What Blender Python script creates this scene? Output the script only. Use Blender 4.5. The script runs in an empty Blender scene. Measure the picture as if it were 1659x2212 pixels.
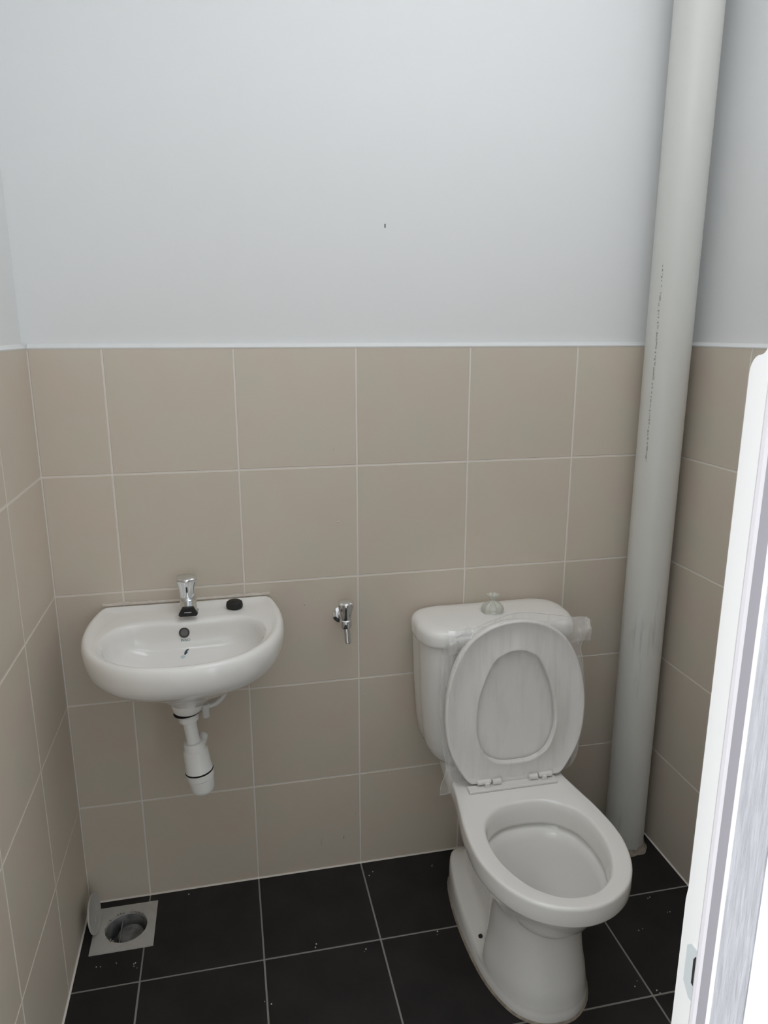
import bpy, bmesh, math, random
from mathutils import Vector, Matrix, noise
from mathutils.bvhtree import BVHTree
random.seed(7)
sc = bpy.context.scene
COL = sc.collection

# ------------------------------------------------------------------ camera
def set_camera():
    fpx, Cx, Cy, Cz, p, yw = 1578.30, .2736, -1.8357, 1.5363, .2423, .2134
    cd = bpy.data.cameras.new('camera'); cam = bpy.data.objects.new('camera', cd); COL.objects.link(cam)
    cd.sensor_fit = 'HORIZONTAL'; cd.sensor_width = 36.0; cd.lens = 36.0*fpx/1659.0
    cd.clip_start = .02
    f = Vector((math.sin(yw)*math.cos(p), math.cos(yw)*math.cos(p), -math.sin(p)))
    r = Vector((math.cos(yw), -math.sin(yw), 0)); u = r.cross(f)
    m = Matrix((r, u, -f)).transposed().to_4x4(); m.translation = Vector((Cx, Cy, Cz))
    cam.matrix_world = m
    sc.camera = cam
set_camera()

# ------------------------------------------------------------------ sky, lights, exposure
SKY_STRENGTH = 1.0
w = bpy.data.worlds.new('overcast_sky'); sc.world = w; w.use_nodes = True
nt = w.node_tree; nt.nodes.clear()
out = nt.nodes.new('ShaderNodeOutputWorld'); bg = nt.nodes.new('ShaderNodeBackground')
geo = nt.nodes.new('ShaderNodeTexCoord'); sep = nt.nodes.new('ShaderNodeSeparateXYZ')
rmp = nt.nodes.new('ShaderNodeValToRGB')
rmp.color_ramp.elements[0].position = 0.0; rmp.color_ramp.elements[0].color = (.90, .95, 1.0, 1)
rmp.color_ramp.elements[1].position = 1.0; rmp.color_ramp.elements[1].color = (1.0, 1.02, 1.06, 1)
nt.links.new(geo.outputs['Generated'], sep.inputs[0]); nt.links.new(sep.outputs['Z'], rmp.inputs['Fac'])
nt.links.new(rmp.outputs['Color'], bg.inputs['Color']); bg.inputs['Strength'].default_value = SKY_STRENGTH
nt.links.new(bg.outputs[0], out.inputs['Surface'])

def area(name, loc, rot, sx, sy, energy=0, color=(1, 1, 1), portal=False):
    l = bpy.data.lights.new(name, 'AREA'); l.shape = 'RECTANGLE'; l.size = sx; l.size_y = sy
    l.energy = energy; l.color = color
    if portal: l.cycles.is_portal = True
    o = bpy.data.objects.new(name, l); o.location = loc; o.rotation_euler = rot; COL.objects.link(o); return o
# portals: they give no light of their own, they only guide sampling of the sky through the openings
DX0, DX1, DZ = -.02, .70, 2.05           # doorway
WX0, WX1, WZ0, WZ1 = -.07, 1.25, 2.25, 2.70   # unseen high window, added to light the upper walls
SX0, SX1, SY0, SY1 = .30, 1.44, -1.27, -.47   # unseen roof opening, added for light from above
YF = -1.32                                # inner face of the front wall
area('portal_window', ((WX0+WX1)/2, YF-.12, (WZ0+WZ1)/2), (math.radians(90), 0, 0), WX1-WX0, WZ1-WZ0, portal=True)
area('portal_roof', ((SX0+SX1)/2, (SY0+SY1)/2, 3.09), (0, 0, 0), SX1-SX0, SY1-SY0, portal=True)
# added sun lamp, raking along the front wall to brighten the door frame
sl = bpy.data.lights.new('frame_fill_sun', 'SUN'); sl.energy = .62; sl.angle = math.radians(12); sl.color = (1.0, .98, .97)
so0 = bpy.data.objects.new('frame_fill_sun', sl); COL.objects.link(so0)
so0.rotation_euler = Vector((-1, -.13, .55)).to_track_quat('Z', 'Y').to_euler()

sc.view_settings.view_transform = 'Standard'; sc.view_settings.look = 'None'
sc.view_settings.gamma = 1.0; sc.view_settings.use_curve_mapping = False
sc.view_settings.exposure = 1.62

# ------------------------------------------------------------------ helpers
def lin(c):
    return tuple(((v/255)/12.92 if v/255 <= .04045 else ((v/255+.055)/1.055)**2.4) for v in c)
def mat(name, rgb, rough=.5, metal=0, coat=0, noise_amt=0, noise_scale=8, rgb2=None, bump=0, bump_scale=60,
        rand=0, spec=.5, stretch=(1, 1, 1), bump_dist=.001):
    m = bpy.data.materials.new(name); m.use_nodes = True
    n = m.node_tree.nodes; L = m.node_tree.links; b = n['Principled BSDF']
    b.inputs['Roughness'].default_value = rough; b.inputs['Metallic'].default_value = metal
    b.inputs['Coat Weight'].default_value = coat; b.inputs['Coat Roughness'].default_value = .05
    b.inputs['Specular IOR Level'].default_value = spec
    b.inputs['Base Color'].default_value = (*rgb, 1)
    tc = n.new('ShaderNodeTexCoord'); mp = n.new('ShaderNodeMapping'); mp.inputs['Scale'].default_value = stretch
    L.new(tc.outputs['Object'], mp.inputs['Vector'])
    last = None
    if noise_amt or rgb2:
        t = n.new('ShaderNodeTexNoise'); t.inputs['Scale'].default_value = noise_scale; t.inputs['Detail'].default_value = 5
        L.new(mp.outputs[0], t.inputs['Vector'])
        cr = n.new('ShaderNodeValToRGB'); cr.color_ramp.elements[0].position = .35; cr.color_ramp.elements[1].position = .65
        a = noise_amt
        c2 = rgb2 or tuple(v*(1+a) for v in rgb); c1 = rgb if rgb2 else tuple(v*(1-a) for v in rgb)
        cr.color_ramp.elements[0].color = (*c1, 1); cr.color_ramp.elements[1].color = (*c2, 1)
        L.new(t.outputs['Fac'], cr.inputs['Fac']); last = cr.outputs['Color']
    if rand:
        oi = n.new('ShaderNodeObjectInfo'); mr = n.new('ShaderNodeMapRange')
        mr.inputs['To Min'].default_value = 1-rand; mr.inputs['To Max'].default_value = 1+rand
        hs = n.new('ShaderNodeHueSaturation'); L.new(oi.outputs['Random'], mr.inputs['Value']); L.new(mr.outputs[0], hs.inputs['Value'])
        if last: L.new(last, hs.inputs['Color'])
        else: hs.inputs['Color'].default_value = (*rgb, 1)
        last = hs.outputs['Color']
    if last: L.new(last, b.inputs['Base Color'])
    if bump:
        t2 = n.new('ShaderNodeTexNoise'); t2.inputs['Scale'].default_value = bump_scale; t2.inputs['Detail'].default_value = 3
        L.new(mp.outputs[0], t2.inputs['Vector'])
        bp = n.new('ShaderNodeBump'); bp.inputs['Strength'].default_value = bump; bp.inputs['Distance'].default_value = bump_dist
        L.new(t2.outputs['Fac'], bp.inputs['Height']); L.new(bp.outputs[0], b.inputs['Normal'])
    return m

M = {}
M['paint'] = mat('wall_paint', (.80, .805, .80), .75, bump=.25, bump_scale=35)
M['caulk'] = mat('white_caulk', (.76, .765, .75), .6)
M['tile'] = mat('beige_tile', (.640, .548, .460), .42, noise_amt=0, rgb2=(.618, .565, .465), noise_scale=6, rand=.025, spec=.4)
M['grout'] = mat('light_grout', (.78, .73, .67), .9)
M['ftile'] = mat('black_floor_tile', (.0125, .0115, .0120), .45, rgb2=(.022, .020, .020), noise_scale=9, rand=.1, bump=.15, bump_scale=40, spec=.35)
M['fgrout'] = mat('grey_floor_grout', (.27, .26, .245), .9)
M['ceil'] = mat('ceiling_paint', (.8, .8, .8), .8)
M['ceramic'] = mat('white_ceramic', (.86, .845, .81), .12, coat=.3)
M['seatp'] = mat('white_seat_plastic', (.80, .78, .75), .28)
M['pvc'] = mat('white_pvc', (.84, .84, .82), .35)
M['black'] = mat('black_rubber', (.006, .006, .006), .55)
M['plate'] = mat('strike_plate_grey', (.62, .67, .69), .35)
M['darkgap'] = mat('dark_opening', (.02, .02, .02), .8)
M['chrome'] = mat('chrome', (.78, .80, .82), .09, metal=1)
M['steel'] = mat('satin_steel', (.55, .56, .57), .3, metal=1)
M['drainp'] = mat('drain_plastic', (.50, .485, .45), .5, noise_amt=.06, noise_scale=25)
M['draincup'] = mat('drain_cup_grey', (.16, .16, .155), .6, noise_amt=.35, noise_scale=40)
M['seal'] = mat('sealant', (.30, .26, .21), .8, noise_amt=.25, noise_scale=60)
M['teal'] = mat('teal_print', (.02, .16, .20), .4)
M['palelabel'] = mat('pale_label_print', (.50, .60, .63), .4)
M['navy'] = mat('dark_print', (.01, .05, .06), .4)
M['upvc'] = mat('frame_white', (.90, .905, .91), .35)
M['upvc_dim'] = mat('frame_lavender', (.72, .71, .75), .4)
M['groove'] = mat('frame_groove_grey', (.36, .35, .39), .5)
M['wood'] = mat('frame_grey_woodgrain', (.55, .56, .61), .5, rgb2=(.44, .45, .49), noise_scale=6, stretch=(40, 40, 4.0), bump=.8, bump_scale=7, bump_dist=.002)
M['outer'] = mat('outside_wall_white', (.85, .86, .87), .8)
M['ground'] = mat('concrete_ground', (.30, .29, .28), .9, noise_amt=.15)
M['light_block'] = mat('light_block_grey', (.5, .5, .48), .9)
M['drip'] = mat('white_paint_drip', (.62, .60, .56), .6)
M['mark'] = mat('dark_scratch', (.12, .12, .12), .8)

def pipe_mat():
    m = mat('grey_pvc_pipe', (.66, .66, .62), .38)
    n = m.node_tree.nodes; L = m.node_tree.links; b = n['Principled BSDF']
    tc = n.new('ShaderNodeTexCoord'); mp = n.new('ShaderNodeMapping'); mp.inputs['Scale'].default_value = (60, 60, 5.5)
    t = n.new('ShaderNodeTexNoise'); t.inputs['Scale'].default_value = 1.2; t.inputs['Detail'].default_value = 6
    t2 = n.new('ShaderNodeTexNoise'); t2.inputs['Scale'].default_value = 3.0
    cr = n.new('ShaderNodeValToRGB'); cr.color_ramp.elements[0].position = .62; cr.color_ramp.elements[1].position = .86
    cr.color_ramp.elements[0].color = (.66, .66, .62, 1); cr.color_ramp.elements[1].color = (.50, .495, .47, 1)
    L.new(tc.outputs['Object'], mp.inputs[0]); L.new(mp.outputs[0], t.inputs['Vector']); L.new(tc.outputs['Object'], t2.inputs['Vector'])
    mu = n.new('ShaderNodeMath'); mu.operation = 'MULTIPLY'
    sm = n.new('ShaderNodeMath'); sm.operation = 'MULTIPLY'; sm.inputs[1].default_value = 2.0
    L.new(t2.outputs['Fac'], sm.inputs[0]); L.new(t.outputs['Fac'], mu.inputs[0]); L.new(sm.outputs[0], mu.inputs[1])
    sz = n.new('ShaderNodeSeparateXYZ'); L.new(tc.outputs['Object'], sz.inputs[0])
    mz = n.new('ShaderNodeMapRange'); mz.inputs['From Min'].default_value = 1.35; mz.inputs['From Max'].default_value = 1.0
    mz.inputs['To Min'].default_value = 0; mz.inputs['To Max'].default_value = 1.0
    L.new(sz.outputs['Z'], mz.inputs['Value'])
    m3 = n.new('ShaderNodeMath'); m3.operation = 'MULTIPLY'; L.new(mu.outputs[0], m3.inputs[0]); L.new(mz.outputs[0], m3.inputs[1])
    L.new(m3.outputs[0], cr.inputs['Fac']); L.new(cr.outputs['Color'], b.inputs['Base Color'])
    return m
M['pipe'] = pipe_mat()

def film_mat(lo=.05, hi=.34):
    m = bpy.data.materials.new('clear_plastic_film'); m.use_nodes = True
    n = m.node_tree.nodes; L = m.node_tree.links; n.clear()
    o = n.new('ShaderNodeOutputMaterial'); mx = n.new('ShaderNodeMixShader'); tr = n.new('ShaderNodeBsdfTransparent')
    mx2 = n.new('ShaderNodeMixShader'); df = n.new('ShaderNodeBsdfDiffuse'); gl = n.new('ShaderNodeBsdfGlossy')
    df.inputs['Color'].default_value = (.88, .87, .85, 1); gl.inputs['Roughness'].default_value = .18; gl.inputs['Color'].default_value = (.9, .9, .9, 1)
    mx2.inputs[0].default_value = .22; L.new(df.outputs[0], mx2.inputs[1]); L.new(gl.outputs[0], mx2.inputs[2])
    tc = n.new('ShaderNodeTexCoord'); mp = n.new('ShaderNodeMapping'); mp.inputs['Rotation'].default_value = (0, -.5, 0); mp.inputs['Scale'].default_value = (16, 5, 2.2)
    t = n.new('ShaderNodeTexNoise'); t.inputs['Scale'].default_value = 1.6; t.inputs['Detail'].default_value = 4
    cr = n.new('ShaderNodeMapRange'); cr.inputs['From Min'].default_value = .45; cr.inputs['From Max'].default_value = .72
    cr.inputs['To Min'].default_value = lo; cr.inputs['To Max'].default_value = hi
    L.new(tc.outputs['Object'], mp.inputs[0]); L.new(mp.outputs[0], t.inputs['Vector']); L.new(t.outputs['Fac'], cr.inputs['Value'])
    bp = n.new('ShaderNodeBump'); bp.inputs['Strength'].default_value = .6; bp.inputs['Distance'].default_value = .004
    L.new(t.outputs['Fac'], bp.inputs['Height']); L.new(bp.outputs[0], gl.inputs['Normal']); L.new(bp.outputs[0], df.inputs['Normal'])
    L.new(cr.outputs[0], mx.inputs[0]); L.new(tr.outputs[0], mx.inputs[1]); L.new(mx2.outputs[0], mx.inputs[2]); L.new(mx.outputs[0], o.inputs[0])
    return m
M['film'] = film_mat()
M['film_loose'] = film_mat(.22, .58)

def link(name, bm, m, parent=None, smooth=True, angle=35):
    me = bpy.data.meshes.new(name)
    bmesh.ops.recalc_face_normals(bm, faces=bm.faces[:])
    for f in bm.faces: f.smooth = smooth
    if smooth:
        for e in bm.edges:
            if len(e.link_faces) == 2 and e.calc_face_angle(0) > math.radians(angle): e.smooth = False
    bm.to_mesh(me); bm.free(); me.materials.append(m)
    o = bpy.data.objects.new(name, me); COL.objects.link(o)
    if parent: attach(o, parent)
    return o
def attach(o, parent):
    o.parent = parent
    # all meshes are modelled in world coordinates; only thing empties carry a location
    if parent.type == 'EMPTY': o.matrix_parent_inverse = Matrix.Translation(-parent.location)
def thing(name, label, cat, loc):
    o = bpy.data.objects.new(name, None); o.empty_display_size = .05; o.location = loc; COL.objects.link(o)
    o['label'] = label; o['category'] = cat; return o
def tag(o, label, cat): o['label'] = label; o['category'] = cat; return o
def struct(o): o['kind'] = 'structure'; return o

def box(bm, x0, x1, y0, y1, z0, z1, ch=0):
    r = bmesh.ops.create_cube(bm, size=1)
    for v in r['verts']:
        v.co = Vector(((x0+x1)/2+v.co.x*(x1-x0), (y0+y1)/2+v.co.y*(y1-y0), (z0+z1)/2+v.co.z*(z1-z0)))
    if ch:
        es = list({e for v in r['verts'] for e in v.link_edges})
        bmesh.ops.bevel(bm, geom=es, offset=ch, segments=1, affect='EDGES')
    return bm
def prism(bm, pts, axis, a, b):
    """closed polygon extruded along an axis; pts are the two other coordinates in order"""
    def P(p, t):
        return {'x': (t, p[0], p[1]), 'y': (p[0], t, p[1]), 'z': (p[0], p[1], t)}[axis]
    A = [bm.verts.new(P(p, a)) for p in pts]; B = [bm.verts.new(P(p, b)) for p in pts]
    bm.faces.new(A); bm.faces.new(B[::-1])
    n = len(pts)
    for i in range(n): bm.faces.new((A[i], A[(i+1) % n], B[(i+1) % n], B[i]))
    return bm
def loft(bm, rings, cap0=True, cap1=True, closed=True):
    R = [[bm.verts.new(p) for p in r] for r in rings]
    n = len(rings[0])
    for a, b in zip(R, R[1:]):
        for i in range(n if closed else n-1): bm.faces.new((a[i], a[(i+1) % n], b[(i+1) % n], b[i]))
    for c, r in ((cap0, R[0]), (cap1, R[-1])):
        if c:
            ctr = Vector((0, 0, 0))
            for v in r: ctr += v.co
            cv = bm.verts.new(ctr/n)
            for i in range(n): bm.faces.new((r[i], r[(i+1) % n], cv))
    return bm
def lathe(bm, prof, center, axis=(0, 0, 1), n=32, cap0=True, cap1=True, flute=None):
    """prof: list of (radius, distance along axis)"""
    ax = Vector(axis).normalized(); q = Vector((0, 0, 1)).rotation_difference(ax); c = Vector(center)
    rings = []
    for r, h in prof:
        ring = []
        for i in range(n):
            t = 2*math.pi*i/n
            rr = r*(1+(flute(t, h) if flute else 0))
            ring.append(c+q @ Vector((rr*math.cos(t), rr*math.sin(t), h)))
        rings.append(ring)
    return loft(bm, rings, cap0, cap1)
def tube(bm, path, rad, n=14):
    path = [Vector(p) for p in path]
    sm = []
    for i in range(len(path)-1):
        p0 = path[max(i-1, 0)]; p1 = path[i]; p2 = path[i+1]; p3 = path[min(i+2, len(path)-1)]
        for k in range(5):
            t = k/5; sm.append(.5*((2*p1)+(-p0+p2)*t+(2*p0-5*p1+4*p2-p3)*t*t+(-p0+3*p1-3*p2+p3)*t**3))
    sm.append(path[-1])
    d0 = (sm[1]-sm[0]).normalized(); s = d0.orthogonal().normalized(); rings = []
    for i, p in enumerate(sm):
        d = (sm[min(i+1, len(sm)-1)]-sm[max(i-1, 0)]).normalized()
        s = (s-d*s.dot(d)).normalized(); u = d.cross(s)
        rings.append([p+s*rad*math.cos(2*math.pi*k/n)+u*rad*math.sin(2*math.pi*k/n) for k in range(n)])
    return loft(bm, rings)
def mirror(half): return [(-x, y) for x, y in half if x > 1e-6][::-1]
def full(half):
    """half outline given from the back centre (x=0) to the front centre (x=0), x >= 0"""
    return half+mirror(half)
def radial(ctrl, c, n=72, sub=10):
    """closed Catmull-Rom through ctrl, resampled at n even angles about c"""
    m = len(ctrl); d = []
    for i in range(m):
        p0, p1, p2, p3 = [Vector((*ctrl[(i+k-1) % m], 0)) for k in range(4)]
        for k in range(sub):
            t = k/sub; p = .5*((2*p1)+(-p0+p2)*t+(2*p0-5*p1+4*p2-p3)*t*t+(-p0+3*p1-3*p2+p3)*t**3)
            d.append((p.x, p.y))
    ang = [math.atan2(p[1]-c[1], p[0]-c[0]) for p in d]
    res = []
    for j in range(n):
        t = -math.pi+2*math.pi*(j+.5)/n; ca, sa = math.cos(t), math.sin(t); best = None
        for i in range(len(d)):
            ax, ay = d[i][0]-c[0], d[i][1]-c[1]; bx, by = d[(i+1) % len(d)][0]-c[0], d[(i+1) % len(d)][1]-c[1]
            ex, ey = bx-ax, by-ay; den = ca*ey-sa*ex
            if abs(den) < 1e-12: continue
            r = (ax*ey-ay*ex)/den; s = (ax*sa-ay*ca)/den
            if r > 0 and -1e-6 <= s <= 1+1e-6 and (best is None or r > best): best = r
        res.append((c[0]+best*ca, c[1]+best*sa))
    return res
def scale2(ring, c, s, c2=None):
    c2 = c2 or c
    return [(c2[0]+(p[0]-c[0])*s, c2[1]+(p[1]-c[1])*s) for p in ring]
def inset2(ring, c, d):
    o = []
    for p in ring:
        v = Vector((p[0]-c[0], p[1]-c[1])); L = v.length; v *= (L-d)/L; o.append((c[0]+v.x, c[1]+v.y))
    return o
def mixr(a, b, t): return [(p[0]*(1-t)+q[0]*t, p[1]*(1-t)+q[1]*t) for p, q in zip(a, b)]

# ------------------------------------------------------------------ room shell
XL, XR, ZT, ZC = -.161, 1.4994, 1.499, 3.00
YC = [0, -.2895, -.5895, -.8895, -1.1895, YF]      # tile lines along the depth
XC = [XL, 0, .3, .6, .9, 1.2, XR]
RZ = [0, .3, .6, .9, 1.2, ZT]
G = .0020                                           # half joint
PL = .012                                           # plaster sits behind the tile face

bm = bmesh.new(); box(bm, XL-.2, XR+.2, .0010, .15, -.1, ZT); wb = struct(link('wall_back', bm, M['grout'], smooth=False))
bm = bmesh.new(); box(bm, XL-.2, XR+.2, PL, .15, ZT, ZC); struct(link('plaster', bm, M['paint'], wb, smooth=False))
bm = bmesh.new(); box(bm, XL-.15, XL-.0010, YF-.08, .0010, -.1, ZT); wl = struct(link('wall_left', bm, M['grout'], smooth=False))
bm = bmesh.new(); box(bm, XL-.15, XL-PL, YF-.08, PL, ZT, ZC); struct(link('plaster', bm, M['paint'], wl, smooth=False))
bm = bmesh.new(); box(bm, XR+.0010, XR+.15, YF-.08, .0010, -.1, ZT); wr = struct(link('wall_right', bm, M['grout'], smooth=False))
bm = bmesh.new(); box(bm, XR+PL, XR+.15, YF-.08, PL, ZT, ZC); struct(link('plaster', bm, M['paint'], wr, smooth=False))
bm = bmesh.new()
for a in ((XL-.15, SX0, YF-.08, .15), (SX1, XR+.15, YF-.08, .15), (SX0, SX1, YF-.08, SY0), (SX0, SX1, SY1, .15)):
    box(bm, a[0], a[1], a[2], a[3], ZC, ZC+.1)  # slabs leave the added roof opening free
struct(link('ceiling', bm, M['ceil'], smooth=False))
# front wall with the doorway and the added high window
bm = bmesh.new(); yo = YF-.08
xs = sorted({XL-.15, DX0-.05, DX1+.04, WX0, WX1, XR+.15}); zs = [-.1, DZ+.04, WZ0, WZ1, ZC]
for xa, xb in zip(xs, xs[1:]):
    for za, zb in zip(zs, zs[1:]):
        xm, zm = (xa+xb)/2, (za+zb)/2
        if (DX0-.05 < xm < DX1+.04 and zm < DZ+.04) or (WX0 < xm < WX1 and WZ0 < zm < WZ1): continue
        box(bm, xa, xb, yo, YF, za, zb)
wf = struct(link('wall_front', bm, M['outer'], smooth=False))
# frame of the added high window, out of view
bm = bmesh.new(); yw = YF-.05
for a in ((WX0, WX0+.03, WZ0, WZ1), (WX1-.03, WX1, WZ0, WZ1), (WX0+.03, WX1-.03, WZ0, WZ0+.03), (WX0+.03, WX1-.03, WZ1-.03, WZ1)):
    box(bm, a[0], a[1], yw-.02, yw+.02, a[2], a[3])
win = struct(link('added_window_1', bm, M['upvc'], smooth=False))

# floor with a hole for the drain cup
HX0, HX1, HY0, HY1 = -.108, .004, -.168, -.052
bm = bmesh.new()
FX0, FX1, FY0, FY1 = XL-.01, XR+.01, YF-.08, .01
for a in ((FX0, HX0, FY0, FY1), (HX1, FX1, FY0, FY1), (HX0, HX1, FY0, HY0), (HX0, HX1, HY1, FY1)):
    box(bm, a[0], a[1], a[2], a[3], -.12, -.001)
fl = struct(link('floor', bm, M['fgrout'], smooth=False))
bm = bmesh.new(); box(bm, -12, 12, -14, YF-.08, -.14, -.04); struct(link('floor_outside', bm, M['ground'], smooth=False))
bm = bmesh.new(); box(bm, -7, 1.15, -3.1, -2.95, -.04, 2.5); struct(link('wall_light_block', bm, M['light_block'], smooth=False))  # unseen wall, added to hold low sky light back from the doorway

bm = bmesh.new(); box(bm, -.15, 1.6, -2.6, YF-.08, 2.12, 2.17); struct(link('trim_light_block', bm, M['outer'], smooth=False))  # unseen slab over the door, added to cut the light coming in

# tiles
_cache = {}
def tile_mesh(w, h, t, m, ch=.0012):
    k = (round(w, 4), round(h, 4), t, m.name)
    if k not in _cache:
        bm = bmesh.new(); box(bm, -w/2, w/2, -h/2, h/2, -t, 0, ch)
        me = bpy.data.meshes.new('tile'); bm.to_mesh(me); bm.free(); me.materials.append(m); _cache[k] = me
    return _cache[k]
def put_tile(parent, m, w, h, t, mw):
    o = bpy.data.objects.new('tile', tile_mesh(w, h, t, m)); COL.objects.link(o)
    o.parent = parent; o.matrix_world = mw; return o
RB = Matrix(((1, 0, 0), (0, 0, -1), (0, 1, 0)))    # local z -> -y  (back wall)
RL = Matrix(((0, 0, 1), (1, 0, 0), (0, 1, 0)))      # local z -> +x  (left wall)
RR = Matrix(((0, 0, -1), (-1, 0, 0), (0, 1, 0)))    # local z -> -x  (right wall)
for j in range(5):
    z0, z1 = RZ[j]+G, RZ[j+1]-(G if j < 4 else 0); zc = (z0+z1)/2
    for a, b in zip(XC, XC[1:]):
        put_tile(wb, M['tile'], b-a-2*G, z1-z0, .008, Matrix.Translation(((a+b)/2, 0, zc)) @ RB.to_4x4())
    for a, b in zip(YC, YC[1:]):
        put_tile(wl, M['tile'], a-b-2*G, z1-z0, .008, Matrix.Translation((XL, (a+b)/2, zc)) @ RL.to_4x4())
        put_tile(wr, M['tile'], a-b-2*G, z1-z0, .008, Matrix.Translation((XR, (a+b)/2, zc)) @ RR.to_4x4())
# floor tiles; the two under the drain are notched
DRX0, DRX1, DRY0, DRY1 = -.134, .023, -.187, -.031
for i, (a, b) in enumerate(zip(XC, XC[1:])):
    for k, (c, d) in enumerate(zip(YC, YC[1:])):
        if i < 2 and k == 0:
            bm = bmesh.new(); m_ = .006
            if i == 0: pts = [(a+G, d+G), (b-G, d+G), (b-G, HY0), (HX0, HY0), (HX0, HY1), (b-G, HY1), (b-G, c-G), (a+G, c-G)]
            else: pts = [(a+G, d+G), (b-G, d+G), (b-G, c-G), (a+G, c-G), (a+G, HY1), (HX1, HY1), (HX1, HY0), (a+G, HY0)]
            prism(bm, pts, 'z', -.008, 0); link('tile', bm, M['ftile'], fl, smooth=False)
        else:
            put_tile(fl, M['ftile'], b-a-2*G, c-d-2*G, .008, Matrix.Translation(((a+b)/2, (c+d)/2, 0)))

# white caulk bead along the top of the tiling (child strips of each wall)
bm = bmesh.new(); prism(bm, [(PL+.001, ZT+.010), (PL+.001, ZT-.002), (-.0005, ZT-.002), (-.001, ZT+.001), (.005, ZT+.004)], 'x', XL, XR); link('caulk_bead', bm, M['caulk'], wb)
bm = bmesh.new(); prism(bm, [(XL-PL-.001, ZT+.010), (XL-PL-.001, ZT-.002), (XL+.0005, ZT-.002), (XL+.001, ZT+.001), (XL-.005, ZT+.004)], 'y', YF, 0); link('caulk_bead', bm, M['caulk'], wl)
bm = bmesh.new(); prism(bm, [(XR+PL+.001, ZT+.010), (XR+PL+.001, ZT-.002), (XR-.0005, ZT-.002), (XR-.001, ZT+.001), (XR+.005, ZT+.004)], 'y', YF, 0); link('caulk_bead', bm, M['caulk'], wr)
# grout fillet where wall meets floor
bm = bmesh.new()
prism(bm, [(-.004, -.002), (.003, -.002), (.003, .003), (-.0005, .002), (-.004, .0006)], 'x', XL, XR); link('floor_joint', bm, M['grout'], wb)
bm = bmesh.new(); prism(bm, [(XL+.004, -.002), (XL-.003, -.002), (XL-.003, .003), (XL+.0005, .002), (XL+.004, .0006)], 'y', YF, 0); link('floor_joint', bm, M['grout'], wl)
bm = bmesh.new(); prism(bm, [(XR-.004, -.002), (XR+.003, -.002), (XR+.003, .003), (XR-.0005, .002), (XR-.004, .0006)], 'y', YF, 0); link('floor_joint', bm, M['grout'], wr)

# paint drips on the back tiling and a scratch in the plaster
bm = bmesh.new()
for x, z, h in ((.541, 1.245, .011), (.476, .999, .009), (.549, 1.052, .005), (.484, .089, .026), (.551, .099, .014), (.587, .17, .011), (.42, .238, .01),
                (.688, .285, .006), (.617, .549, .006), (.455, .83, .007), (1.31, .385, .012), (1.02, 1.35, .006), (.87, 1.10, .005)):
    w_ = .0016+random.random()*.0008
    lathe(bm, [(.0002, -h/2), (w_*.7, -h*.3), (w_, h*.1), (w_*.6, h*.35), (.0002, h/2)], (x, -.0004, z), n=8)
o = link('paint_drip', bm, M['drip'], wb); o['kind'] = 'stuff'
bm = bmesh.new(); box(bm, .675, .678, PL-.0006, PL+.001, 1.781, 1.790, .0004); link('wall_scratch', bm, M['mark'], wb)

# ------------------------------------------------------------------ door frame
JX = DX1
frame = struct(bpy.data.objects.new('door_1', None)); frame.location = (JX, YF-.04, 0); COL.objects.link(frame)
# rebate strip: stands further into the room below the top of the tiling, rounded shoulder above
yb = -1.335; y_lo, y_hi, zs_ = -1.298, -1.3175, 1.502
pts = [(yb, 0), (y_lo+.002, 0), (y_lo+.002, .985), (y_lo, 1.0), (y_lo, zs_)]
for k in range(1, 7):
    t = k/6*math.pi/2; pts.append((y_lo-.011*(1-math.cos(t)), zs_+.016*math.sin(t)))
for k in range(1, 5):
    t = k/4*math.pi/2; pts.append((y_lo-.011-(.0085)*math.sin(t), zs_+.016+.012*(1-math.cos(t))))
pts += [(y_hi, DZ), (yb, DZ)]
bm = bmesh.new(); prism(bm, pts, 'x', JX, JX+.042); link('rebate_strip', bm, M['upvc'], frame, smooth=False)
bm = bmesh.new(); prism(bm, [(JX-.010, -1.333), (JX+.03, -1.333), (JX+.03, -1.3435), (JX-.010, -1.3435), (JX-.0115, -1.340), (JX-.0115, -1.336)], 'z', 0, DZ); link('stop_ridge', bm, M['upvc_dim'], frame, smooth=False)
bm = bmesh.new(); prism(bm, [(JX-.0105, -1.3435), (JX+.03, -1.3435), (JX+.03, -1.3555), (JX-.0105, -1.3555)], 'z', 0, DZ); link('groove_strip', bm, M['groove'], frame, smooth=False)
bm = bmesh.new(); prism(bm, [(JX-.0105, -1.3555), (JX+.03, -1.3555), (JX+.03, -1.361), (JX-.0105, -1.361), (JX-.0125, -1.3583)], 'z', 0, DZ); link('edge_ridge', bm, M['upvc'], frame, smooth=False)
bm = bmesh.new(); box(bm, JX-.010, JX+.042, -1.3985, -1.361, 0, DZ); link('grained_strip', bm, M['wood'], frame, smooth=False)
bm = bmesh.new(); box(bm, JX-.0095, JX+.075, -1.408, -1.3986, 0, DZ+.07, .001); link('architrave', bm, M['upvc'], frame, smooth=False)
# the other jamb and the head
bm = bmesh.new(); box(bm, DX0-.05, DX0, -1.3985, YF+.015, 0, DZ, .001); link('jamb', bm, M['upvc'], frame, smooth=False)
bm = bmesh.new(); box(bm, DX0-.05, DX1+.04, -1.3985, YF+.002, DZ, DZ+.04, .001); link('head', bm, M['upvc'], frame, smooth=False)
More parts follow.
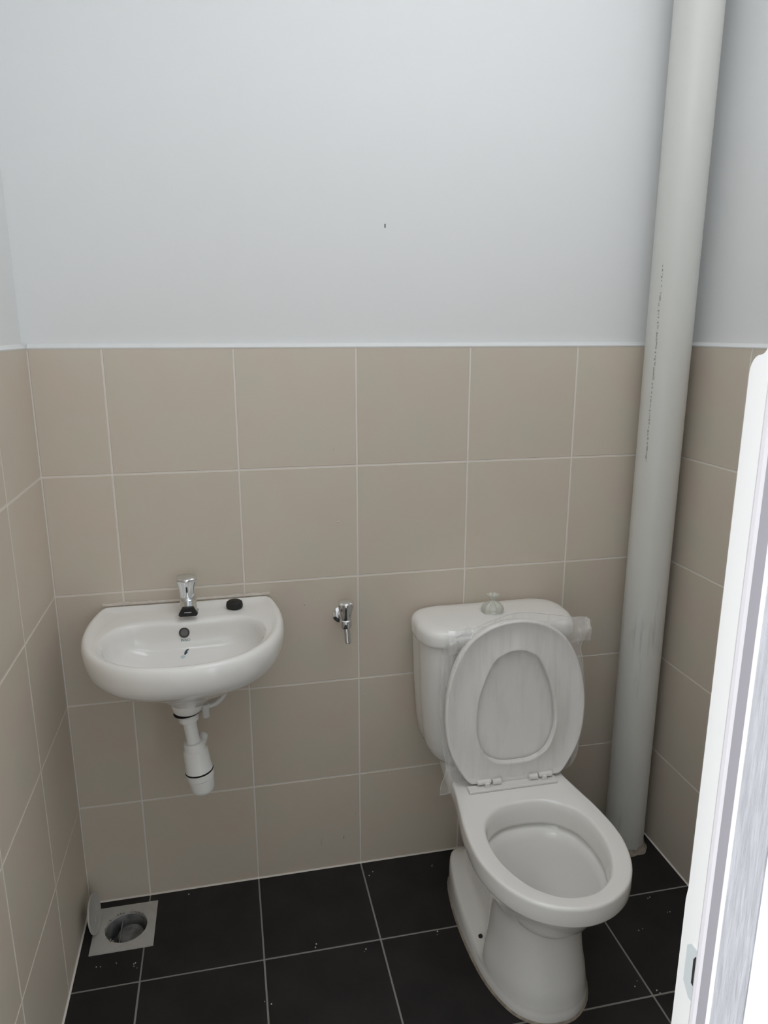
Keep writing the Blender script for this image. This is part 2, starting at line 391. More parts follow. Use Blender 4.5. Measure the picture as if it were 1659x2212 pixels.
# strike plate with cut corners and a slot
bm = bmesh.new()
z0, z1, ya, yb2 = .886, .946, -1.332, -1.3075
prism(bm, [(ya, z0), (yb2-.010, z0), (yb2, z0+.012), (yb2, z1-.006), (yb2-.005, z1), (ya, z1)], 'x', JX-.0012, JX+.001)
sp = link('strike_plate', bm, M['plate'], frame, smooth=False)
bm = bmesh.new(); prism(bm, [(ya, z0+.016), (yb2-.012, z0+.020), (yb2-.0115, z1-.012), (yb2-.014, z1-.007), (ya, z1-.007)], 'x', JX-.0016, JX); link('latch_slot', bm, M['darkgap'], sp, smooth=False)

# ------------------------------------------------------------------ soil pipe
PX, PY, PR = 1.4125, -.082, .0575
pt = thing('soil_pipe', 'tall grey vertical drain pipe in the right back corner behind the toilet', 'pipe', (PX, PY, 0))
bm = bmesh.new(); lathe(bm, [(PR, .002), (PR, ZC-.001)], (PX, PY, 0), n=64); link('pipe_body', bm, M['pipe'], pt)
bm = bmesh.new(); lathe(bm, [(PR+.012, 0), (PR+.009, .004), (PR+.002, .014), (PR, .018)], (PX, PY, 0.0005), n=40, flute=lambda t, h: .04*math.sin(5*t)+.03*math.sin(11*t+1)); link('mortar_collar', bm, M['seal'], pt)
bm = bmesh.new()      # line of small grey print up the side of the pipe
z = 1.20
ang0 = math.radians(205)
while z < 1.70:
    L_ = random.choice((.004, .006, .009)); dz = random.choice((.008, .010, .013))
    for q in range(2):
        if random.random() < .8:
            a = ang0+random.uniform(-.02, .02)+q*.035; da = random.uniform(.010, .02); rr = PR+.0003
            v = [bm.verts.new((PX+rr*math.cos(t), PY+rr*math.sin(t), zz)) for t, zz in ((a-da, z), (a+da, z), (a+da, z+L_), (a-da, z+L_))]
            bm.faces.new(v)
    z += dz
o = link('printed_line', bm, mat('faded_grey_print', (.33, .33, .31), .6), pt); o['kind'] = 'stuff'

# ------------------------------------------------------------------ toilet
TX = .948
t = thing('toilet', 'white close-coupled toilet with raised seat under the cistern, beside the grey pipe', 'toilet', (TX, -.35, 0))
def W3(ring, z): return [Vector((TX+p[0], -p[1], z)) for p in ring]
cB = (0, .36)
O = radial(full([(0, .03), (.09, .03), (.125, .045), (.137, .10), (.144, .18), (.150, .266), (.162, .34), (.173, .41), (.178, .49), (.171, .55), (.150, .61), (.118, .656), (.080, .685), (.042, .701), (0, .707)]), cB, 96)
def zl(y): return .095-.058*min(1, max(0, (y-.15)/.27))
NB = 144
w0 = full([(0, .10), (.08, .10), (.115, .13), (.134, .24), (.135, .38), (.124, .48), (.095, .558), (.05, .600), (0, .611)])
re_ = full([(0, .12), (.055, .12), (.076, .15), (.084, .24), (.085, .34), (.088, .385), (.102, .408), (.123, .435), (.1205, .48), (.092, .555), (.048, .595), (0, .6055)])
rf_ = full([(0, .125), (.055, .125), (.073, .16), (.080, .24), (.082, .34), (.086, .38), (.098, .402), (.116, .43), (.1145, .475), (.089, .546), (.047, .584), (0, .595)])
def W3z(ring, zf): return [Vector((TX+p[0], -p[1], zf(p[1]))) for p in ring]
def inset_rf(ring, dr, df):
    o = []
    for p in ring:
        k = min(1, max(0, (p[1]-.37)/.07)); k = k*k*(3-2*k); d = dr*(1-k)+df*k
        v = Vector((p[0]-cB[0], p[1]-cB[1])); L = v.length; v *= (L-d)/L; o.append((cB[0]+v.x, cB[1]+v.y))
    return o
r0 = radial(w0, cB, NB); ra = radial(re_, cB, NB); rb_ = radial(rf_, cB, NB)
rings = [W3(r0, 0), W3(r0, .008), W3z(inset_rf(r0, .001, .0012), lambda y: zl(y)*.55), W3z(inset_rf(r0, .003, .0025), lambda y: zl(y)-.014), W3z(inset_rf(r0, .007, .0035), lambda y: zl(y)-.005), W3z(inset_rf(r0, .013, .004), zl)]
rings += [W3z(mixr(inset_rf(r0, .013, .004), ra, .8), lambda y: zl(y)+.004), W3z(ra, lambda y: zl(y)+.012), W3z(mixr(ra, rb_, .6), lambda y: zl(y)*.6+.055)]
pedz = [
 (0.120, [(0, .125), (.055, .125), (.073, .16), (.080, .24), (.082, .34), (.086, .38), (.096, .402), (.110, .43), (.109, .475), (.086, .54), (.046, .575), (0, .586)]),
 (0.170, [(0, .13), (.055, .13), (.073, .16), (.080, .24), (.083, .34), (.088, .38), (.096, .402), (.106, .43), (.106, .475), (.085, .53), (.045, .565), (0, .574)]),
 (0.215, [(0, .13), (.06, .13), (.078, .17), (.085, .24), (.090, .34), (.095, .38), (.100, .402), (.107, .43), (.107, .475), (.088, .527), (.046, .563), (0, .573)]),
 (0.250, [(0, .13), (.07, .13), (.088, .18), (.096, .26), (.103, .34), (.107, .38), (.111, .402), (.116, .43), (.115, .475), (.098, .535), (.050, .575), (0, .587)]),
 (0.290, [(0, .11), (.09, .11), (.108, .16), (.118, .26), (.127, .34), (.131, .38), (.134, .402), (.137, .43), (.136, .475), (.118, .555), (.062, .608), (0, .622)]),
 (0.325, [(0, .07), (.10, .07), (.122, .13), (.135, .25), (.147, .34), (.151, .38), (.154, .402), (.156, .43), (.155, .475), (.138, .575), (.075, .640), (0, .658)]),
]
O = radial(full([(0, .03), (.09, .03), (.125, .045), (.137, .10), (.144, .18), (.150, .266), (.162, .34), (.173, .41), (.178, .49), (.171, .55), (.150, .61), (.118, .656), (.080, .685), (.042, .701), (0, .707)]), cB, NB)
seq = [rings[-1]]+[W3(radial(full(h), cB, NB), z) for z, h in pedz]
for i in range(len(seq)-1):
    a, b, c, d = seq[max(i-1, 0)], seq[i], seq[i+1], seq[min(i+2, len(seq)-1)]
    for k in range(1, 5):
        u = k/4; rings.append([.5*((2*q)+(-p+r)*u+(2*p-5*q+4*r-v)*u*u+(-p+3*q-3*r+v)*u**3) for p, q, r, v in zip(a, b, c, d)])
OI = inset2(O, cB, .012)
rings += [W3(inset2(O, cB, .019), .343), W3(inset2(O, cB, .014), .349), W3(inset2(O, cB, .005), .3525), W3(inset2(O, cB, .001), .3545), W3(O, .358), W3(inset2(O, cB, -.0005), .375), W3(O, .392), W3(inset2(O, cB, .0005), .396), W3(inset2(O, cB, .002), .3985), W3(inset2(O, cB, .0045), .400), W3(inset2(O, cB, .008), .4005), W3(OI, .4005)]
I = radial(full([(0, .351), (.045, .355), (.08, .370), (.112, .400), (.129, .44), (.134, .497), (.126, .553), (.104, .607), (.077, .641), (.040, .665), (0, .672)]), cB2 := (0, .505), 96)
# bring the outer ring (sampled about cB) to the hole ring: resample the deck outline about the hole centre
O2 = radial(OI[::2], cB2, 96, sub=3)
bm = bmesh.new()
loft(bm, rings, cap0=True, cap1=False)
inner = [W3(O2, .4005), W3(inset2(I, cB2, -.006), .4005), W3(inset2(I, cB2, -.0015), .399), W3(inset2(I, cB2, .002), .394), W3(inset2(I, cB2, .004), .375), W3(inset2(I, cB2, .006), .345), W3(inset2(I, cB2, .006), .338),
         W3(inset2(I, cB2, -.004), .333), W3(inset2(I, cB2, -.004), .329), W3(inset2(I, cB2, .009), .324), W3(scale2(I, cB2, .88), .300), W3(scale2(I, cB2, .79, (0, .50)), .262), W3(scale2(I, cB2, .67, (0, .49)), .226), W3(scale2(I, cB2, .50, (0, .47)), .195), W3(scale2(I, cB2, .34, (0, .45)), .165), W3(scale2(I, cB2, .25, (0, .44)), .13), W3(scale2(I, cB2, .2, (0, .43)), .11)]
loft(bm, inner, cap0=False, cap1=True)
bmesh.ops.remove_doubles(bm, verts=bm.verts[:], dist=.00005)
link('bowl', bm, M['ceramic'], t, angle=85)
# bolt hole in the foot
bm = bmesh.new(); lathe(bm, [(.0055, -.004), (.0055, .0018)], (TX-.109, -.382, .0475), axis=(-.35, -.2, .9), n=16); link('bolt_hole', bm, M['darkgap'], t)
# sealant line at the foot
F0 = radial(w0, cB, 96)
bm = bmesh.new(); loft(bm, [W3(inset2(F0, cB, -.005), .0006), W3(inset2(F0, cB, -.0025), .004), W3(inset2(F0, cB, .001), .006)], False, False); link('sealant', bm, M['seal'], t)

# cistern
cC = (0, .10)
def rr(hw, y0, y1, rb, rf, n=96, bow=0):
    """rounded rectangle with a slightly bowed front"""
    pts = [(0, y0), (hw*.5, y0), (hw-rb, y0), (hw-rb*.3, y0+rb*.3), (hw, y0+rb), (hw, (y0+y1)/2), (hw, y1-rf), (hw-rf*.29, y1-rf*.29+0), (hw-rf, y1), (hw*.35, y1+bow*.8), (0, y1+bow)]
    return radial(full(pts), (0, (y0+y1)/2), n)
def C3(r, z): return W3(r, z)
bm = bmesh.new()
secs = [(.401, .150, .165), (.404, .160, .172), (.420, .173, .178), (.450, .184, .182), (.500, .192, .185), (.600, .199, .187), (.700, .203, .188), (.757, .205, .188)]
loft(bm, [C3(rr(h, .012, y1, .02, .06, bow=.006), z) for z, h, y1 in secs])
link('cistern', bm, M['ceramic'], t, angle=60)
bm = bmesh.new()
def lr(d, y=0): return rr(.2155-d, .006+d*.5, .203-d, .055, .075, bow=.008)
loft(bm, [C3(lr(.006), .752), C3(lr(.001), .755), C3(lr(0), .762), C3(lr(0), .782), C3(lr(.002), .790), C3(lr(.007), .797), C3(lr(.015), .801), C3(lr(.03), .8035), C3(lr(.08), .805)])
lid_o = link('cistern_lid', bm, M['ceramic'], t, angle=60)
bm = bmesh.new(); lathe(bm, [(.027, 0), (.027, .004), (.025, .006), (.022, .0065), (.022, .009), (.019, .0105)], (TX+.002, -.095, .8045), n=40); fb = link('flush_button', bm, M['chrome'], t)
# film cap twisted over the button
bm = bmesh.new(); rnd = random.Random(3); ph = [rnd.uniform(0, 6) for _ in range(4)]
prof = [(.029, .0), (.030, .006), (.027, .014), (.020, .021), (.012, .026), (.006, .030), (.005, .033), (.009, .040), (.015, .046)]
lathe(bm, prof, (TX+.002, -.094, .8065), n=64, cap0=False, cap1=False, flute=lambda a, h: (.05+.25*min(1, max(0, (h-.01)/.03)))*(.6*math.sin(7*a+ph[0])+.4*math.sin(13*a+ph[1]+h*60)))
M['film2'] = mat('clouded_film', (.70, .70, .62), .2); M['film2'].node_tree.nodes['Principled BSDF'].inputs['Alpha'].default_value = .75
M['hem'] = mat('film_edge', (.80, .80, .78), .3); M['hem'].node_tree.nodes['Principled BSDF'].inputs['Alpha'].default_value = .55
link('button_wrap', bm, M['film2'], fb, angle=80)

# seat ring and lid, raised and leaning back against the cistern
SX = .963
def seat_plane(u, h, off):
    """u sideways, h height (world z at the upright), off towards the room"""
    k = (h-.395)/.435
    return Vector((SX+u, -(.262-.040*k+off), h))
so = [(0, .389), (.03, .389), (.056, .3895), (.060, .392), (.062, .404), (.066, .4085), (.08, .409), (.116, .4085), (.124, .411), (.140, .43), (.168, .478), (.184, .53), (.189, .60), (.181, .67), (.159, .735), (.125, .785), (.07, .82), (0, .832)]
si = [(0, .458), (.045, .462), (.083, .485), (.103, .53), (.106, .58), (.095, .65), (.064, .722), (.035, .745), (0, .753)]
def ring_pts(half, c, n=96): return radial([(x, y) for x, y in half]+[(-x, y) for x, y in half if x > 1e-6][::-1], c, n)
cS = (0, .605)
SO = ring_pts(so, cS, 180); SI = ring_pts(si, cS, 180)
def SP(r, off): return [seat_plane(p[0], p[1], off) for p in r]
bm = bmesh.new()
rs = [SP(SO, .000), SP(inset2(SO, cS, -.001), .004), SP(SO, .010), SP(inset2(SO, cS, .0025), .0125), SP(inset2(SO, cS, .006), .0125), SP(inset2(SO, cS, .009), .010),
      SP(mixr(SO, SI, .5), .009), SP(inset2(SI, cS, -.009), .0105), SP(inset2(SI, cS, -.005), .013), SP(inset2(SI, cS, -.002), .0125), SP(SI, .010), SP(SI, .000)]
loft(bm, rs+[rs[0]], False, False); bmesh.ops.remove_doubles(bm, verts=bm.verts[:], dist=1e-5)
ring_o = link('seat_ring', bm, M['seatp'], t, angle=50)
LO = inset2(SO, cS, .004)
bm = bmesh.new()
loft(bm, [SP(inset2(LO, cS, .004), -.018), SP(LO, -.014), SP(LO, -.006), SP(inset2(LO, cS, .003), -.003), SP(inset2(LO, cS, .012), -.0045), SP(scale2(LO, cS, .5), -.007)])
link('seat_lid', bm, M['seatp'], t, angle=50)
# hinge: base strip, two posts with pins
bm = bmesh.new(); box(bm, .828, 1.068, -.300, -.274, .4003, .4085, .002); hg = link('hinge', bm, M['seatp'], t)
for sgn in (-1, 1):
    hx = .957+sgn*.078
    bm = bmesh.new(); box(bm, hx-.006, hx+.006, -.292, -.276, .404, .421, .002)
    lathe(bm, [(.004, -.019), (.0068, -.016), (.0068, .016), (.004, .019)], (hx+sgn*.006, -.279, .418), axis=(1, 0, 0), n=18); link('hinge_post', bm, M['seatp'], hg)
    hx = .957+sgn*.050
    bm = bmesh.new(); lathe(bm, [(.005, -.012), (.0078, -.010), (.0078, .010), (.005, .012)], (hx, -.280, .4165-.001), axis=(1, 0, 0), n=18); link('hinge_tab', bm, M['seatp'], hg)

# clear plastic wrap around the raised seat
outl = [(-.09, .425), (-.135, .43), (-.165, .47), (-.183, .53), (-.190, .60), (-.184, .67), (-.165, .735), (-.13, .785), (-.07, .822), (.0, .834),
        (.07, .824), (.13, .79), (.165, .735), (.187, .67), (.192, .60), (.186, .53), (.165, .47), (.130, .43), (.06, .42), (0, .415)]
def film(outline, off, amp, seed, cen=(0, .60), n=120, m=26, wrap=0):
    R = radial(outline, cen, n, sub=6); bm = bmesh.new(); rows = []
    for k in range(m+1):
        s = .03+.97*k/m; row = []
        for p in scale2(R, cen, s):
            q = noise.noise(Vector((p[0]*22+p[1]*9, p[1]*5, seed)))*amp+noise.noise(Vector((p[0]*60, p[1]*30, seed+5)))*amp*.35
            edge = max(0, (s-.9)/.1)
            row.append(seat_plane(p[0], p[1], off+max(-.0005 if k < m else -1, q)-wrap*edge))
        rows.append(row)
    loft(bm, rows, True, False); return bm
wp = thing('plastic_wrap', 'crumpled clear plastic wrap around the raised toilet seat', 'plastic wrap', (SX, -.27, .40))
link('front_sheet', film(outl, .0165, .004, 1.3, wrap=.006), M['film'], wp, angle=80)
outb = [(-.08, .392), (-.13, .385), (-.165, .372), (-.198, .372), (-.192, .40), (-.178, .44), (-.186, .50), (-.194, .60), (-.190, .70), (-.180, .765), (-.12, .80), (0, .838), (.10, .828), (.17, .815), (.215, .806), (.219, .798), (.205, .765), (.190, .735), (.198, .70), (.199, .665), (.191, .62), (.188, .56), (.192, .49), (.184, .43), (.15, .395), (.08, .392)]
bs = link('back_sheet', film(outb, -.021, .003, 7.7), M['film_loose'], wp, angle=80)
R_ = radial(outb, (0, .60), 120, sub=6); bm = bmesh.new()
path = [seat_plane(p[0], p[1], -.0215) for p in R_]
loft(bm, [[p+Vector((a, 0, b)) for a, b in ((.0009, 0), (0, .0009), (-.0009, 0), (0, -.0009))] for p in path+[path[0]]], False, False)
link('sealed_edge', bm, M['hem'], bs, angle=80)
# loose skirt hanging over the front of the cistern lid
bm = bmesh.new(); rows = []
for k in range(14):
    row = []
    for i in range(60):
        u = -.172+.384*i/59; s = k/13
        zz = .8075-s*.055+.004*math.sin(u*40); yy = .19+.028*min(1, s*2.2)+.0
        d = noise.noise(Vector((u*30, s*3, 2.2)))*.004+noise.noise(Vector((u*80, s*8, 4)))*.0015
        top = .8085 if s < .3 else 0
        p = Vector((SX+u, -(yy+d+.003), max(zz+d, top)))
        row.append(p)
    rows.append(row)
loft(bm, rows, False, False, closed=False); link('loose_flap', bm, M['film_loose'], wp, angle=80)

# ------------------------------------------------------------------ wash basin
BX = .156
bt = thing('wash_basin', 'white wall-hung ceramic wash basin in the left half of the back wall', 'wash basin', (BX, -.2, .66))
cW = (0, .20)
def B3(ring, z): return [Vector((BX+p[0], -max(p[1], .0012), z)) for p in ring]
def Bz(ring, zf): return [Vector((BX+p[0], -max(p[1], .0012), zf(p))) for p in ring]
BO = radial(full([(0, .0012), (.08, .0012), (.15, .0012), (.19, .0012), (.208, .004), (.214, .016), (.222, .05), (.230, .11), (.230, .18), (.219, .245), (.194, .305), (.150, .358), (.10, .388), (.05, .402), (0, .406)]), cW, 120)
BI = radial(full([(0, .118), (.08, .117), (.13, .121), (.165, .148), (.183, .195), (.181, .25), (.156, .312), (.11, .352), (.055, .376), (0, .383)]), cW, 120)
def under(s, yc, z, lift=0):
    o = []
    for p in BO:
        y = max((p[1]-.19)*s+yc, .0012); fr = max(0, (y-yc)/(.216*s)); o.append(Vector((BX+p[0]*s, -y, z+lift*fr)))
    return o
outer = [B3(radial(full([(0, .165), (.03, .175), (.036, .205), (.03, .235), (0, .245)]), (0, .205), 120), .690)]
outer += [under(.30, .195, .693, .020), under(.45, .19, .702, .028), under(.62, .185, .717, .032), under(.78, .185, .743, .025), under(.88, .187, .765, .019), under(.94, .189, .784, .012), under(.975, .189, .803, .006), under(.992, .19, .822), B3(inset2(BO, cW, -.0005), .838), B3(BO, .847)]
def rimz(p):   # the outer lip dips slightly at the sides
    return .866
ins = lambda d: [(x, y) for x, y in inset2(BO, cW, d)]
outer += [B3(ins(.002), .856), B3(ins(.006), .8625), B3(ins(.011), .865), B3(ins(.017), .8645), B3(ins(.024), .861), ]
BW = mixr(BI, ins(.024), .12)
outer += [B3(mixr(ins(.024), BI, .35), .8585), B3(mixr(ins(.024), BI, .85), .8585), B3(mixr(ins(.024), BI, .96), .8575), B3(inset2(BI, cW, .002), .854), B3(inset2(BI, cW, .007), .846)]
dC = (0, .235)
for s, z in ((.955, .834), (.925, .812), (.86, .796), (.73, .781), (.53, .768), (.33, .760), (.16, .756)):
    outer.append(B3([(dC[0]*(1-s)+p[0]*s, (dC[1]*(1-s)+(p[1])*s)) for p in BI], z))
bm = bmesh.new(); loft(bm, outer, True, True)
basin_o = link('bowl', bm, M['ceramic'], bt, angle=55)
bvh = BVHTree.FromObject(basin_o, bpy.context.evaluated_depsgraph_get()) if False else None
bmb = bmesh.new(); bmb.from_mesh(basin_o.data); bvh = BVHTree.FromBMesh(bmb)
def on_bowl(x, z):
    """point and normal on the back wall of the basin's bowl at this x and height, seen from the front opening"""
    h = bvh.ray_cast(Vector((x, -.26, z)), Vector((0, 1, 0)))
    n_ = h[1] if h[1].y < 0 else -h[1]
    return h[0], n_
# overflow hole
p, nn = on_bowl(BX-.006, .829); p = p+nn*.001
bm = bmesh.new(); lathe(bm, [(.0125, -.001), (.0125, .0012), (.0105, .0016)], p, axis=nn, n=32); ov = link('overflow_ring', bm, mat('dark_grey_ring', (.05, .05, .05), .4), bt)
bm = bmesh.new(); lathe(bm, [(.0085, .0005), (.0085, .0020)], p, axis=nn, n=32); link('overflow_hole', bm, mat('overflow_grey', (.13, .13, .125), .6), ov)
# printed word and emblem under the overflow
def decal_frame(x, z):
    p, nn = on_bowl(x, z); ux = Vector((1, 0, 0)); uy = nn.cross(ux).normalized()
    if uy.z < 0: uy = -uy
    return p+nn*.0006, ux, uy
p, ux, uy = decal_frame(BX-.004, .808)
cu = bpy.data.curves.new('printed_word', 'FONT'); cu.body = 'INNO'; cu.size = .0085; cu.align_x = 'CENTER'; cu.extrude = .0001
to = bpy.data.objects.new('printed_word', cu); COL.objects.link(to)
bpy.context.view_layer.update()
me = bpy.data.meshes.new_from_object(to.evaluated_get(bpy.context.evaluated_depsgraph_get())); bpy.data.objects.remove(to)
m3 = Matrix((ux, uy, ux.cross(uy))).transposed().to_4x4(); m3.translation = p
me.transform(m3); me.name = 'printed_word'; me.materials.clear(); me.materials.append(M['teal'])
wo = bpy.data.objects.new('printed_word', me); COL.objects.link(wo); attach(wo, bt)
def decal(name, pts, x, z, m, lift=0):
    p, ux, uy = decal_frame(x, z); n_ = ux.cross(uy); bm = bmesh.new()
    A = [bm.verts.new(p+ux*a*.001+uy*b*.001+n_*(lift)) for a, b in pts]; bm.faces.new(A)
    r = bmesh.ops.extrude_face_region(bm, geom=bm.faces[:])
    for v in r['geom']:
        if isinstance(v, bmesh.types.BMVert): v.co -= n_*.0004
    return link(name, bm, m, bt, smooth=False)
decal('emblem_leaf', [(-4, -6), (-3, 0), (1, 5), (7, 7), (6, 3), (3, 1), (4, -3), (0, -6), (-2, -9)], BX-.004, .787, M['navy'])
decal('emblem_square', [(-7, 0), (0, 5), (5, -1), (-2, -6)], BX-.010, .779, M['palelabel'])
# waste in the bowl floor
bm = bmesh.new(); lathe(bm, [(.022, 0), (.022, .0022), (.018, .003), (.014, .001)], (BX, -.235, .756), n=32); link('waste_ring', bm, M['chrome'], bt)
# boss under the bowl
bm = bmesh.new(); lathe(bm, [(.040, .032), (.0365, .016), (.0345, .004), (.031, 0)], (BX-.005, -.205, .6655), n=40); link('drain_boss', bm, M['ceramic'], bt)

# sealant smeared along the back edge of the basin
bm = bmesh.new(); N_ = 90; lo, hi = [], []
for i in range(N_+1):
    x = BX-.208+.416*i/N_; q = noise.noise(Vector((x*28, 1.7, 0)))*.5+noise.noise(Vector((x*90, 4.1, 0)))*.3
    lo.append(Vector((x, -.0022, .8655))); hi.append(Vector((x, -.0006, .8705+max(0, q+.1)*.010)))
A = [bm.verts.new(p) for p in lo]; B = [bm.verts.new(p) for p in hi]; C_ = [bm.verts.new(p+Vector((0, .0004, .0004))) for p in hi]
for i in range(N_): bm.faces.new((A[i], A[i+1], B[i+1], B[i])); bm.faces.new((B[i], B[i+1], C_[i+1], C_[i]))
link('sealant_smear', bm, mat('pale_sealant', (.60, .52, .45), .7, rgb2=(.68, .64, .57), noise_scale=40), bt)

# basin tap
TXx, TYy = .160, -.062
tp = thing('basin_tap', 'chrome tap with fluted handle standing on the wash basin', 'tap', (TXx, TYy, .8590))
bm = bmesh.new(); lathe(bm, [(.0245, 0), (.0245, .003), (.0215, .006), (.0200, .034), (.018, .040)], (TXx, TYy, .8592), n=40)
link('tap_body', bm, M['chrome'], tp)
bm = bmesh.new(); rg = []
for k, (yy, zc, hw, hh) in enumerate(((-.064, .881, .0170, .0130), (-.078, .8830, .0185, .0130), (-.094, .8825, .0200, .0120), (-.108, .8800, .0208, .0115), (-.116, .8785, .0208, .0110), (-.119, .8780, .019, .0095))):
    rg.append([Vector((TXx+.002+hw*math.copysign(abs(math.cos(a))**.7, math.cos(a)), yy, zc+hh*math.copysign(abs(math.sin(a))**.8, math.sin(a)))) for a in [2*math.pi*i/32 for i in range(32)]])
loft(bm, rg); link('spout', bm, M['chrome'], tp)
bm = bmesh.new(); cx = TXx+.002
prism(bm, [(cx-.0125, .8905), (cx+.0125, .8905), (cx+.0165, .886), (cx+.0225, .874), (cx+.019, .8695), (cx-.019, .8695), (cx-.0225, .874), (cx-.0165, .886)], 'y', -.1245, -.112)
so_ = link('spout_front', bm, M['black'], tp, smooth=False)  # black trapezoid across the front end of the spout
bm = bmesh.new(); box(bm, cx-.009, cx+.008, -.1252, -.1244, .8785, .8805, .0003); link('front_slit', bm, M['chrome'], so_, smooth=False)
fl6 = lambda a, h: -.10*(.5+.5*math.cos(6*a))**2 if h > .008 else 0
bm = bmesh.new(); lathe(bm, [(.0170, 0), (.0180, .004), (.0190, .012), (.0220, .030), (.0265, .044), (.0265, .048), (.024, .0515), (.012, .053)], (TXx-.001, TYy, .8980), n=72, flute=fl6)
link('tap_handle', bm, M['chrome'], tp, angle=50)

# rubber plug lying on the basin ledge
bm = bmesh.new(); lathe(bm, [(.0175, 0), (.020, .002), (.0210, .009), (.0195, .016), (.015, .0195), (.006, .021)], (.272, -.062, .8587), n=40, flute=lambda a, h: -.10*max(0, math.cos(a+2.1))**12)
tag(link('tap_hole_plug', bm, M['black'], None), 'black rubber plug on the right of the wash basin ledge', 'plug')

# bottle trap
ax0 = Vector((.150, -.205, .6640)); TZ = Vector((.115, .0, -1)).normalized()
tr = thing('bottle_trap', 'white plastic bottle trap hanging under the wash basin', 'drain trap', tuple(ax0))
def TL(name, prof, m, parent=tr, n=36):
    bm = bmesh.new(); lathe(bm, prof, ax0, axis=TZ, n=n); return link(name, bm, m, parent)
TL('flange_washer', [(.029, -.0005), (.0325, .0003), (.0325, .0022), (.026, .003)], M['black'])
TL('top_nut', [(.0225, .003), (.0225, .008), (.0205, .009), (.0228, .011), (.0228, .024), (.018, .027)], M['pvc'])
TL('down_tube', [(.0155, .02), (.0155, .088)], M['pvc'])
TL('collar_nut', [(.018, .082), (.0225, .083), (.0240, .086), (.0240, .102), (.021, .105)], M['pvc'])
TL('bottle_body', [(.022, .100), (.0275, .104), (.0295, .110), (.0305, .152), (.033, .156), (.033, .158), (.030, .159)], M['pvc'])
TL('gasket', [(.032, .1592), (.0338, .1597), (.0338, .1618), (.032, .1625)], M['black'])
TL('bottle_cup', [(.031, .162), (.033, .164), (.033, .178), (.0312, .180), (.0287, .206), (.0277, .213), (.025, .217)], M['pvc'])
c0 = ax0+TZ*.118
bm = bmesh.new(); tube(bm, [c0+Vector((.006, .012, .004)), c0+Vector((.012, .035, .012)), c0+Vector((.016, .052, .018))], .0125)
link('outlet_stub', bm, M['pvc'], tr)

# white supply tube to the tap
sp_ = thing('supply_tube', 'short bent white tube between the wash basin underside and the wall', 'water pipe', (.19, -.03, .57))
bm = bmesh.new(); tube(bm, [(.176, -.045, .586), (.195, -.042, .584), (.214, -.040, .590), (.230, -.040, .606), (.238, -.042, .630), (.240, -.045, .70)], .0062); link('bent_tube', bm, M['pvc'], sp_)
bm = bmesh.new(); lathe(bm, [(.0095, 0), (.0095, .034), (.007, .036)], (.184, -.045, .556), n=20)
lathe(bm, [(.0105, 0), (.0105, .012)], (.184, -.045, .582), n=20); tube(bm, [(.184, -.045, .570), (.184, -.03, .570), (.184, -.002, .570)], .008); link('stop_elbow', bm, M['pvc'], sp_)

# wall cock
KX, KY, KZ = .556, -.060, .800
ct = thing('wall_cock', 'small chrome tap on the tiled wall between the basin and the toilet', 'tap', (KX, 0, KZ))
bm = bmesh.new(); lathe(bm, [(.024, 0), (.023, .004), (.016, .007), (.012, .008)], (KX-.004, 0.0005, KZ-.006), axis=(0, -1, 0), n=36); link('wall_plate', bm, M['chrome'], ct)
bm = bmesh.new(); lathe(bm, [(.0105, .004), (.0105, .046), (.013, .048), (.013, .066), (.009, .072)], (KX-.003, 0, KZ-.008), axis=(.02, -1, 0), n=28)
lathe(bm, [(.014, 0), (.0155, .004), (.0155, .020), (.012, .024)], (KX, KY, KZ-.020), n=28); link('cock_body', bm, M['chrome'], ct)
bm = bmesh.new(); lathe(bm, [(.0125, 0), (.0145, .004), (.0165, .018), (.0205, .034), (.0225, .044), (.0222, .048), (.019, .051), (.010, .0525)], (KX, KY, KZ+.001), n=72, flute=lambda a, h: -.10*(.5+.5*math.cos(6*a+.4))**2 if h > .006 else 0)
link('cock_handle', bm, M['chrome'], ct, angle=50)
bm = bmesh.new(); tube(bm, [(KX, KY, KZ-.012), (KX+.002, KY-.002, KZ-.03), (KX+.004, KY-.004, KZ-.062)], .0085); link('cock_spout', bm, M['chrome'], ct)
bm = bmesh.new(); lathe(bm, [(.0072, 0), (.0070, .001)], (KX+.004, KY-.004, KZ-.0632), n=20); link('spout_opening', bm, M['darkgap'], ct)

# ------------------------------------------------------------------ floor drain
dx, dy, dr = -.052, -.110, .0535
fd = thing('floor_drain', 'square beige floor drain with an open round hole in the left back corner', 'floor drain', (dx, dy, 0))
n_ = 64; bm = bmesh.new(); sq = []; ci = []
for i in range(n_):
    a = 2*math.pi*(i+.5)/n_; c, s = math.cos(a), math.sin(a)
    tx = ((DRX1 if c > 0 else DRX0)-dx)/c if abs(c) > 1e-9 else 1e9; ty = ((DRY1 if s > 0 else DRY0)-dy)/s if abs(s) > 1e-9 else 1e9
    k = min(tx, ty); sq.append((dx+k*c, dy+k*s)); ci.append((dx+dr*c, dy+dr*s))
for i, (sx, sy) in enumerate(((DRX1, DRY1), (DRX0, DRY1), (DRX0, DRY0), (DRX1, DRY0))):
    j = min(range(n_), key=lambda q: (sq[q][0]-sx)**2+(sq[q][1]-sy)**2); sq[j] = (sx, sy)
V = lambda L_, z: [Vector((a, b, z)) for a, b in L_]
loft(bm, [V(sq, .0002), V(sq, .0035), V(ci, .004), V(ci, -.02), V(ci, -.021), V([(dx+(a-dx)*1.04, dy+(b-dy)*1.04) for a, b in ci], -.02), V([(dx+(a-dx)*1.04, dy+(b-dy)*1.04) for a, b in ci], .0002), V(sq, .0002)], False, False)
bmesh.ops.remove_doubles(bm, verts=bm.verts[:], dist=1e-5)
link('plate', bm, M['drainp'], fd, smooth=False)
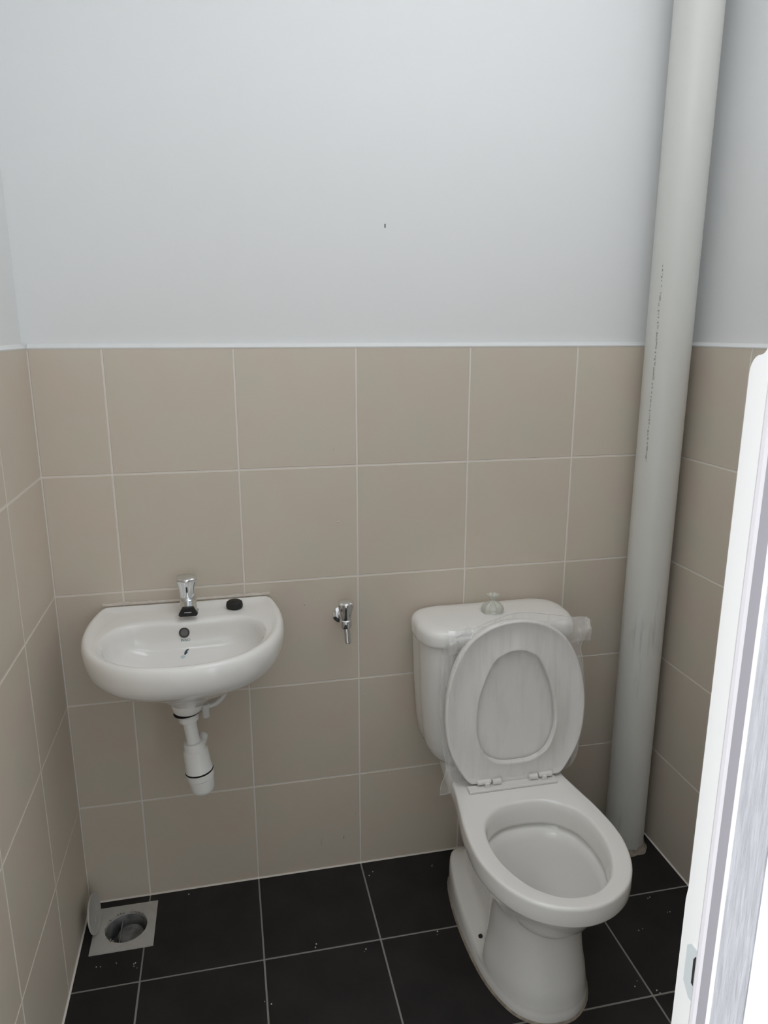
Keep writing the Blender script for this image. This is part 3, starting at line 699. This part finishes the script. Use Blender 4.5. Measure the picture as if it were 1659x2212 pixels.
bm = bmesh.new(); loft(bm, [V(ci, -.005), V([(dx+(a-dx)*.97, dy+(b-dy)*.97) for a, b in ci], -.008), V([(dx+(a-dx)*.93, dy+(b-dy)*.93) for a, b in ci], -.055), V([(dx+(a-dx)*.4, dy+(b-dy)*.4) for a, b in ci], -.060)], False, True)
link('cup', bm, M['draincup'], fd)
bm = bmesh.new(); lathe(bm, [(.032, 0), (.035, .006), (.035, .034), (.032, .040), (.012, .042)], (dx+.010, dy-.002, -.058), n=36); link('inner_bell', bm, M['draincup'], fd)
bm = bmesh.new(); box(bm, dx-.016, dx-.013, dy-.044, dy+.044, -.055, -.012); link('divider', bm, M['draincup'], fd)
bm = bmesh.new()
for k in range(26):      # crumbs of mortar around the rim
    a = random.uniform(.5, 4.2); r_ = dr*random.uniform(.93, 1.04)
    bmesh.ops.create_icosphere(bm, subdivisions=1, radius=random.uniform(.0012, .003), matrix=Matrix.Translation((dx+r_*math.cos(a), dy+r_*math.sin(a), .0042)))
o = link('mortar_crumbs', bm, M['seal'], fd, smooth=False); o['kind'] = 'stuff'
# its round cover standing on edge
ld = thing('drain_cover', 'round plastic drain cover standing on edge at the left of the floor drain', 'drain cover', (-.128, -.10, .004))
axd = Vector((.985, -.075, .12)).normalized(); cc = Vector((-.128, -.104, .0545))
bm = bmesh.new(); lathe(bm, [(.046, -.004), (.0505, -.002), (.0505, .0012), (.048, .002), (.046, .0012)], cc, axis=axd, n=56); link('cover_disc', bm, M['drainp'], ld)
bm = bmesh.new(); lathe(bm, [(.010, .0008), (.010, .0045), (.008, .005)], cc+Vector((0, 0, -.02)), axis=axd, n=20); link('cover_boss', bm, M['drainp'], ld)

# small crumbs on the floor
bm = bmesh.new()
for x, y in ((-.10, -.22), (-.06, -.215), (-.02, -.24), (-.015, -.252), (.10, -.03), (.55, -.32), (.62, -.05), (.75, -.30), (.80, -.06), (1.30, -.22), (1.33, -.27), (1.36, -.31), (1.28, -.40), (1.18, -.55), (1.22, -.58), (.44, -.28), (.30, -.42), (1.38, -.36)):
    for q in range(2):
        bmesh.ops.create_icosphere(bm, subdivisions=1, radius=random.uniform(.0008, .0022), matrix=Matrix.Translation((x+random.uniform(-.01, .01), y+random.uniform(-.01, .01), .0010)))
o = link('floor_crumbs', bm, M['drip'], None, smooth=False); o['kind'] = 'stuff'; tag(o, 'scattered pale crumbs of mortar on the black floor tiles', 'debris')
